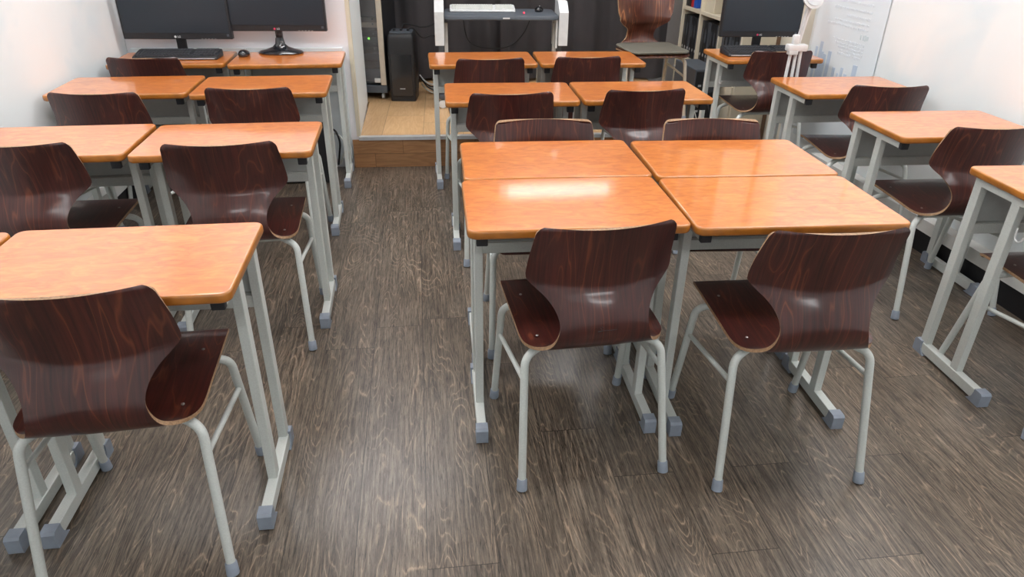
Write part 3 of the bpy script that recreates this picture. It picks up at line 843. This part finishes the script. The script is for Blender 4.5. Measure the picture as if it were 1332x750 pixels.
# ------------------------------------------------------------------ curtain
def curtain():
    root = empty('curtain', (0, 0, 0))
    tag(root, 'dark charcoal curtain closing the back of the stage', 'curtain')
    def sheet(p, q, ph, z0, amp):
        p = Vector(p); q = Vector(q); d = q - p; L = d.length; t = d.normalized(); n = Vector((t.y, -t.x)); bm = nb(); nx = 260; nz = 14
        g = []
        for j in range(nz + 1):
            z = z0 + (2.36 - z0) * j / nz; fl = 1 - .25 * j / nz; row = []
            for i in range(nx + 1):
                s = L * i / nx
                w = math.sin(s * 2 * PI / .27 + ph + .9 * math.sin(s * 3.1) + .3 * math.sin(z * 2.0 + s * 5))
                o_ = amp * fl * (w + .16 * math.sin(s * 2 * PI / .11 + 1.3 * z))
                v = p + t * s + n * o_; row.append(bm.verts.new((v.x, v.y, z + .008 * math.sin(s * 9))))
            g.append(row)
        for a, b in zip(g, g[1:]):
            for i in range(nx): bm.faces.new((a[i], a[i + 1], b[i + 1], b[i]))
        bmesh.ops.solidify(bm, geom=bm.faces[:], thickness=.003)
        return bm
    obj('curtain_panel', sheet((-1.66, 5.84), (-.10, 6.05), .4, ST + .02, .030), M['curtain'], root, True)
    obj('curtain_panel', sheet((-.13, 6.00), (1.28, 6.19), 2.2, ST + .02, .030), M['curtain'], root, True)
    obj('curtain_rail', tb([(-1.66, 5.85, 2.40), (1.40, 6.21, 2.40)], .014, 10), M['silver'], root, True)
curtain()

# ------------------------------------------------------------------ shelf unit against the right wall with binders, drum etc.
ang = math.atan(.14)                                     # the unit runs along the wall
u = Vector((SL, 1)).normalized(); nv = Vector((-1, SL)).normalized()   # along the wall (to the rear), out from the wall
Ls = 1.20; Ds = .275
so = Vector((xr(4.96), 4.96)) + nv * .004                # near corner at the wall
root = empty('bookshelf', (so.x, so.y, 0)); root.rotation_euler = (0, 0, math.atan2(u.y, u.x))
tag(root, 'cream open shelf unit along the right wall full of black binders', 'shelf')
# local frame: x along the wall to the rear, y away from the wall
def sbox(x0, x1, y0, y1, z0, z1): return bx(((x0 + x1) / 2, (y0 + y1) / 2, (z0 + z1) / 2), (x1 - x0, y1 - y0, z1 - z0), .0015, 1)
cols = [0, .40, .80, 1.20]
zs = [.02, .42, .80, 1.18, 1.56, 1.94, 2.30]  # top rows out of view, added to shape the streaks mirrored on the desks
obj('back_panel', sbox(.0, Ls, 0, .010, .02, 2.31), M['cream'], root)
for x in cols: obj('upright', sbox(max(x - .011, 0), min(x + .011, Ls) + (.0 if x else .011), .010, Ds, 0, 2.31), M['cream'], root)
for z in zs: obj('shelf_board', sbox(.022, Ls - .022, .010, Ds - .002, z - .011, z + .014), M['cream'], root)
obj('edge_strip', sbox(-.004, -.001, 0, .03, .02, 2.31), M['brown'], root)
for a, b in zip(cols, cols[1:]):
    d_ = obj('cupboard_door', sbox(a + .014, b - .014, Ds, Ds + .016, .04, .405), M['cream'], root)
    obj('knob', bx((b - .04, Ds + .022, .34), (.012, .014, .012), .003), M['silver'], d_)
def binder(t, h, d, m):
    r_ = empty('ring_binder')
    obj('cover', bx((0, 0, h / 2), (t, d, h), .004, 2), m, r_)
    bm = nb(); lathe(bm, [(.010, 0), (.012, .001), (.010, .002)], 16)
    for v in bm.verts: v.co = Vector((v.co.x, d / 2 + v.co.z, v.co.y + h * .22))
    bmesh.ops.recalc_face_normals(bm, faces=bm.faces[:])
    obj('finger_ring', bm, M['silver'], r_)
    obj('spine_label', bx((0, d / 2 + .0006, h * .66), (t * .6, .0012, h * .30)), M['grey_dark'], r_)
    return r_
binders = {'black': binder(.052, .315, .235, M['black']), 'slate': binder(.045, .315, .235, M['grey_dark']),
           'red': binder(.05, .315, .235, M['red']), 'blue': binder(.06, .315, .235, M['blue'])}
index_kids()
M_shelf = Matrix.Translation((so.x, so.y, 0)) @ Matrix.Rotation(math.atan2(u.y, u.x), 4, 'Z')
def put_binder(kind, lx, z, label, group=None, tilt=0):
    o = binders[kind] if binders[kind].name not in used else copy_tree(binders[kind]); used.add(binders[kind].name)
    p = M_shelf @ Vector((lx, .135, z)); o.location = p; o.rotation_euler = (0, 0, math.atan2(u.y, u.x)); tag(o, label, 'binder', group)
for ci, (a, b) in enumerate(zip(cols, cols[1:])):
    x = b - .045
    n = 0
    while x > a + .06:
        kind = 'slate' if (n % 3 == 2) else 'black'
        where = ('nearest', 'middle', 'farthest')[ci]
        put_binder(kind, x, .4345 + .0005, ('dark grey' if kind == 'slate' else 'black') + ' ring binder in the ' + where + ' bay of the binder row',
                   ('dark grey' if kind == 'slate' else 'black') + ' binders in the ' + where + ' bay')
        x -= .058 if kind == 'black' else .054; n += 1
for k, (kind, lx) in enumerate([('black', 1.155), ('black', 1.100), ('red', 1.045), ('blue', .985)]):
    put_binder(kind, lx, .8145, {'black': 'black ring binder on the upper shelf beyond the red binder', 'red': 'red ring binder on the upper shelf beside the blue one', 'blue': 'blue ring binder on the upper shelf beside the red one'}[kind],
               'black binders on the upper shelf' if kind == 'black' else None)
for k, lx in enumerate([1.13, 1.075, 1.02, .965, .74, .685, .63, .33, .275, .22]):  # unseen binders added, their gaps make light streaks reflected in the desktops
    put_binder('black', lx, 1.9545, 'black ring binder added out of view on the high shelf', 'added black binders on the high shelf')
# cream storage box on the upper shelf, white card on the shelf upright
p = M_shelf @ Vector((.70, .135, .8145)); o = obj('storage_box', bx((0, 0, .12), (.17, .22, .24), .004), M['cream'], None, loc=p, rz=math.atan2(u.y, u.x)); o.rotation_euler = (0, 0, math.atan2(u.y, u.x))
tag(o, 'cream storage box beside the blue binder on the upper shelf', 'box')

# grey computer tower standing on the floor between stage chair and right wall desk
root = empty('computer_case', (1.335, 5.25, 0), R(8))
tag(root, 'slate grey computer tower behind the right wall desk, cables at its rear', 'computer')
obj('body', bx((0, 0, .256), (.18, .42, .49), .006), M['slate'], root)
obj('rear_panel', bx((.0, -.2115, .256), (.165, .003, .46)), M['black'], root)
bm = nb()
for k in range(7): box(bm, (-.05 + (k % 2) * .035, -.2145, .12 + k * .045), (.022, .004, .014))
obj('ports', bm, M['silver'], root)
obj('fan_grille', lathe(nb(), [(.04, 0), (.04, .003)], 24, (0, 0, 0)), M['grey_dark'], root)
bpy.data.objects[-1] if False else None
fg = [x for x in bpy.data.objects if x.name.startswith('fan_grille')][0]; fg.rotation_euler = (R(90), 0, 0); fg.location = (.03, -.213, .38)
cable('power_cable', [(1.35, 5.03, .30), (1.38, 4.96, .26), (1.40, 4.92, .15), (1.38, 4.92, .04), (1.44, 4.90, .008), (1.50, 4.88, .007)], .005, M['wire'], 'black cable hanging from the back of the grey computer tower')
cable('power_cable', [(1.30, 5.03, .22), (1.31, 4.96, .16), (1.33, 4.93, .05), (1.30, 4.90, .008), (1.34, 4.84, .007)], .004, M['wire_w'], 'white cable hanging from the back of the grey computer tower')

# ------------------------------------------------------------------ folded white stand with lamp head
root = empty('lamp_stand', (1.478, 3.812, 0), R(6))
tag(root, 'white folded tripod stand with round lamp head behind the right wall desk', 'lamp')
for k, (dx, dy) in enumerate([(-.042, -.018), (.004, -.022), (.045, -.010)]):
    lg = obj('leg', tb([(dx * 1.25, dy, .006), (dx * .62, 0, .835)], .0085, 10), M['white'], root, True)
    obj('inner_tube', tb([(dx * 1.25 + .014, dy + .004, .06), (dx * .62 + .008, .012, .835)], .0055, 8), M['off_white'], lg, True)
hb = obj('hub', bx((0, 0, .848), (.105, .05, .034), .006), M['white'], root, True)
obj('clamp_jaw', bx((-.022, -.01, .824), (.05, .035, .020), .004), M['off_white'], hb, True)
obj('knuckle', bx((-.012, 0, .888), (.034, .034, .05), .010), M['white'], root, True)
obj('pole', tb([(-.004, 0, .87), (.018, .0, 1.045)], .0075, 10), M['silver'], root, True)
obj('pole', tb([(.010, .004, .87), (.034, .004, 1.045)], .0085, 10), M['white'], root, True)
bm = nb(); lathe(bm, [(.006, -.018), (.045, -.014), (.058, 0), (.060, .010), (.050, .012)], 28)
hd = obj('lamp_head', bm, M['white'], root, True); hd.location = (.032, -.005, 1.095); hd.rotation_euler = (R(70), R(15), 0)
bm = nb(); lathe(bm, [(.004, 0), (.046, .001), (.046, .004)], 28)
ls = obj('lens_ring', bm, M['silver'], hd, True); ls.location = (0, 0, .012)

# ------------------------------------------------------------------ banner on the right wall
uw = Vector((SL, 1)).normalized(); nw = Vector((-1, SL)).normalized()
rot = math.atan2(uw.y, uw.x)
def wbox(y0, y1, z0, z1, off, t):
    x0 = (y0 - 3.06) / uw.y; x1 = (y1 - 3.06) / uw.y
    return bx(((x0 + x1) / 2, off, (z0 + z1) / 2), (x1 - x0, t, z1 - z0))
root = empty('banner', (xr(3.06), 3.06, 0), rot)
tag(root, 'pale blue hanging banner with skyline bars and mirrored faint print on right wall', 'banner')
obj('sheet', wbox(3.885, 4.56, .19, 1.75, .008, .002), M['poster'], root)
bm = nb()
for y0, y1, z1 in [(4.475, 4.50, .755), (4.425, 4.455, .79), (4.40, 4.425, .735), (4.37, 4.40, .725), (4.318, 4.352, .75), (4.245, 4.275, .67), (4.205, 4.222, .645), (4.165, 4.19, .683), (4.12, 4.150, .655), (4.035, 4.078, .718)]:
    v = wbox(y0, y1, .52, z1, .0098, .0012); me = bpy.data.meshes.new('t'); v.to_mesh(me); v.free(); bm.from_mesh(me); bpy.data.meshes.remove(me)
obj('skyline_print', bm, M['print_blue'], root)
def print_line(bm, ya, yb, z, hgt, seed):
    q = random.Random(seed); y = ya
    while y < yb:
        w = q.uniform(.008, .022); hh = hgt * q.uniform(.5, 1)
        v = wbox(y, min(y + w, yb), z - hh / 2, z + hh / 2, .0098, .0012); me = bpy.data.meshes.new('t'); v.to_mesh(me); v.free(); bm.from_mesh(me); bpy.data.meshes.remove(me)
        y += w + q.choice((.003, .004, .012))
bm = nb()
for k, (ya, yb, z) in enumerate([(4.02, 4.33, 1.035), (4.02, 4.40, .998), (4.02, 4.26, .962), (4.02, 4.36, .93), (4.02, 4.44, .905), (4.02, 4.34, .828), (4.02, 4.31, .808), (4.02, 4.28, .79), (4.02, 4.24, .772), (4.03, 4.26, .755), (4.02, 4.38, 1.10), (4.02, 4.34, 1.14)]):
    bm = nb(); print_line(bm, ya, yb, z, .013, k); obj('text_line', bm, M['print_grey'], root)
bm = nb()
print_line(bm, 4.0, 4.075, .868, .034, 77)
obj('heading', bm, M['print_dark'], root)

# ------------------------------------------------------------------ lamps
def panel_light(x, y, w, d, s, label, rz=R(8), z=ZC):
    root = empty('ceiling_light', (x, y, z), rz); tag(root, label, 'ceiling light', 'ceiling light panels')
    bm = nb()
    box(bm, (0, -d / 2, -.02), (w + .03, .015, .035)); box(bm, (0, d / 2, -.02), (w + .03, .015, .035))
    box(bm, (-w / 2, 0, -.02), (.015, d, .035)); box(bm, (w / 2, 0, -.02), (.015, d, .035))
    obj('frame', bm, M['white'], root)
    obj('diffuser', bx((0, 0, -.022), (w - .016, d - .016, .012)), LIGHT[s], root)
LIGHT = {}
for s_ in (21.0, 2.2): LIGHT[s_] = emit('lit diffuser', (.985, .99, 1.0), s_)
panel_light(-.95, 3.95, 1.2, .30, 21.0, 'lit ceiling panel over the rear of the left aisle')
panel_light(1.05, 3.95, 1.2, .30, 21.0, 'lit ceiling panel over the rear right desks')
panel_light(-.75, 1.7, 1.2, .30, 21.0, 'lit ceiling panel over the front left desks')
panel_light(1.20, 1.7, 1.2, .30, 21.0, 'lit ceiling panel over the front right desks')
panel_light(-.40, -.6, 1.2, .30, 21.0, 'lit ceiling panel at the near left behind the camera')
panel_light(1.40, -.6, 1.2, .30, 21.0, 'lit ceiling panel at the near right behind the camera')
panel_light(.30, 5.2, 1.2, .30, 21.0, 'lit ceiling panel over the stage')
panel_light(-1.45, 2.75, 1.2, .30, 21.0, 'added fill light panel on the ceiling near the left wall', R(98))  # fill light added to brighten the left wall
panel_light(1.55, 2.6, 1.2, .30, 21.0, 'added fill light panel on the ceiling near the right wall', R(98))  # same kind of added fill, for the right wall
root = empty('strip_lamp', (.40, 5.80, 2.13), R(7.5)); tag(root, 'long strip lamp hung before the curtain above the stage', 'lamp')
obj('housing', bx((0, .03, .0), (1.05, .05, .13), .006), M['white'], root)
obj('diffuser', bx((0, -.004, 0), (.90, .03, .115), .01), LIGHT[2.2], root)
obj('hanger', tb([(-.4, .03, .065), (-.4, .03, .40)], .004, 8), M['silver'], root); obj('hanger', tb([(.4, .03, .065), (.4, .03, .40)], .004, 8), M['silver'], root)

# ------------------------------------------------------------------ camera, world, view
f_px, pitch, roll, hcam = 898.2, R(28.28), R(.863), 1.434
Rv = Vector((1, 0, 0)); Fw = Vector((0, math.cos(pitch), -math.sin(pitch))); Up = Vector((0, math.sin(pitch), math.cos(pitch)))
c_, s_ = math.cos(roll), math.sin(roll)
ax = Rv * c_ + Up * s_; ay = -Rv * s_ + Up * c_; az = -Fw
cam = bpy.data.cameras.new('camera'); cam.sensor_width = 36; cam.lens = 36 * f_px / 1332; cam.clip_start = .02
co = bpy.data.objects.new('camera', cam); C.objects.link(co)
co.matrix_world = Matrix(((ax.x, ay.x, az.x, 0), (ax.y, ay.y, az.y, 0), (ax.z, ay.z, az.z, hcam), (0, 0, 0, 1)))
sc_ = bpy.context.scene; sc_.camera = co
w = bpy.data.worlds.new('world'); sc_.world = w; w.use_nodes = True
w.node_tree.nodes['Background'].inputs[0].default_value = (.8, .85, .9, 1); w.node_tree.nodes['Background'].inputs[1].default_value = .3
sc_.view_settings.view_transform = 'Standard'; sc_.view_settings.look = 'None'
sc_.view_settings.exposure = -0.22; sc_.view_settings.gamma = 1; sc_.view_settings.use_curve_mapping = False
sc_.cycles.use_denoising = True; sc_.cycles.max_bounces = 8; sc_.cycles.sample_clamp_indirect = 8
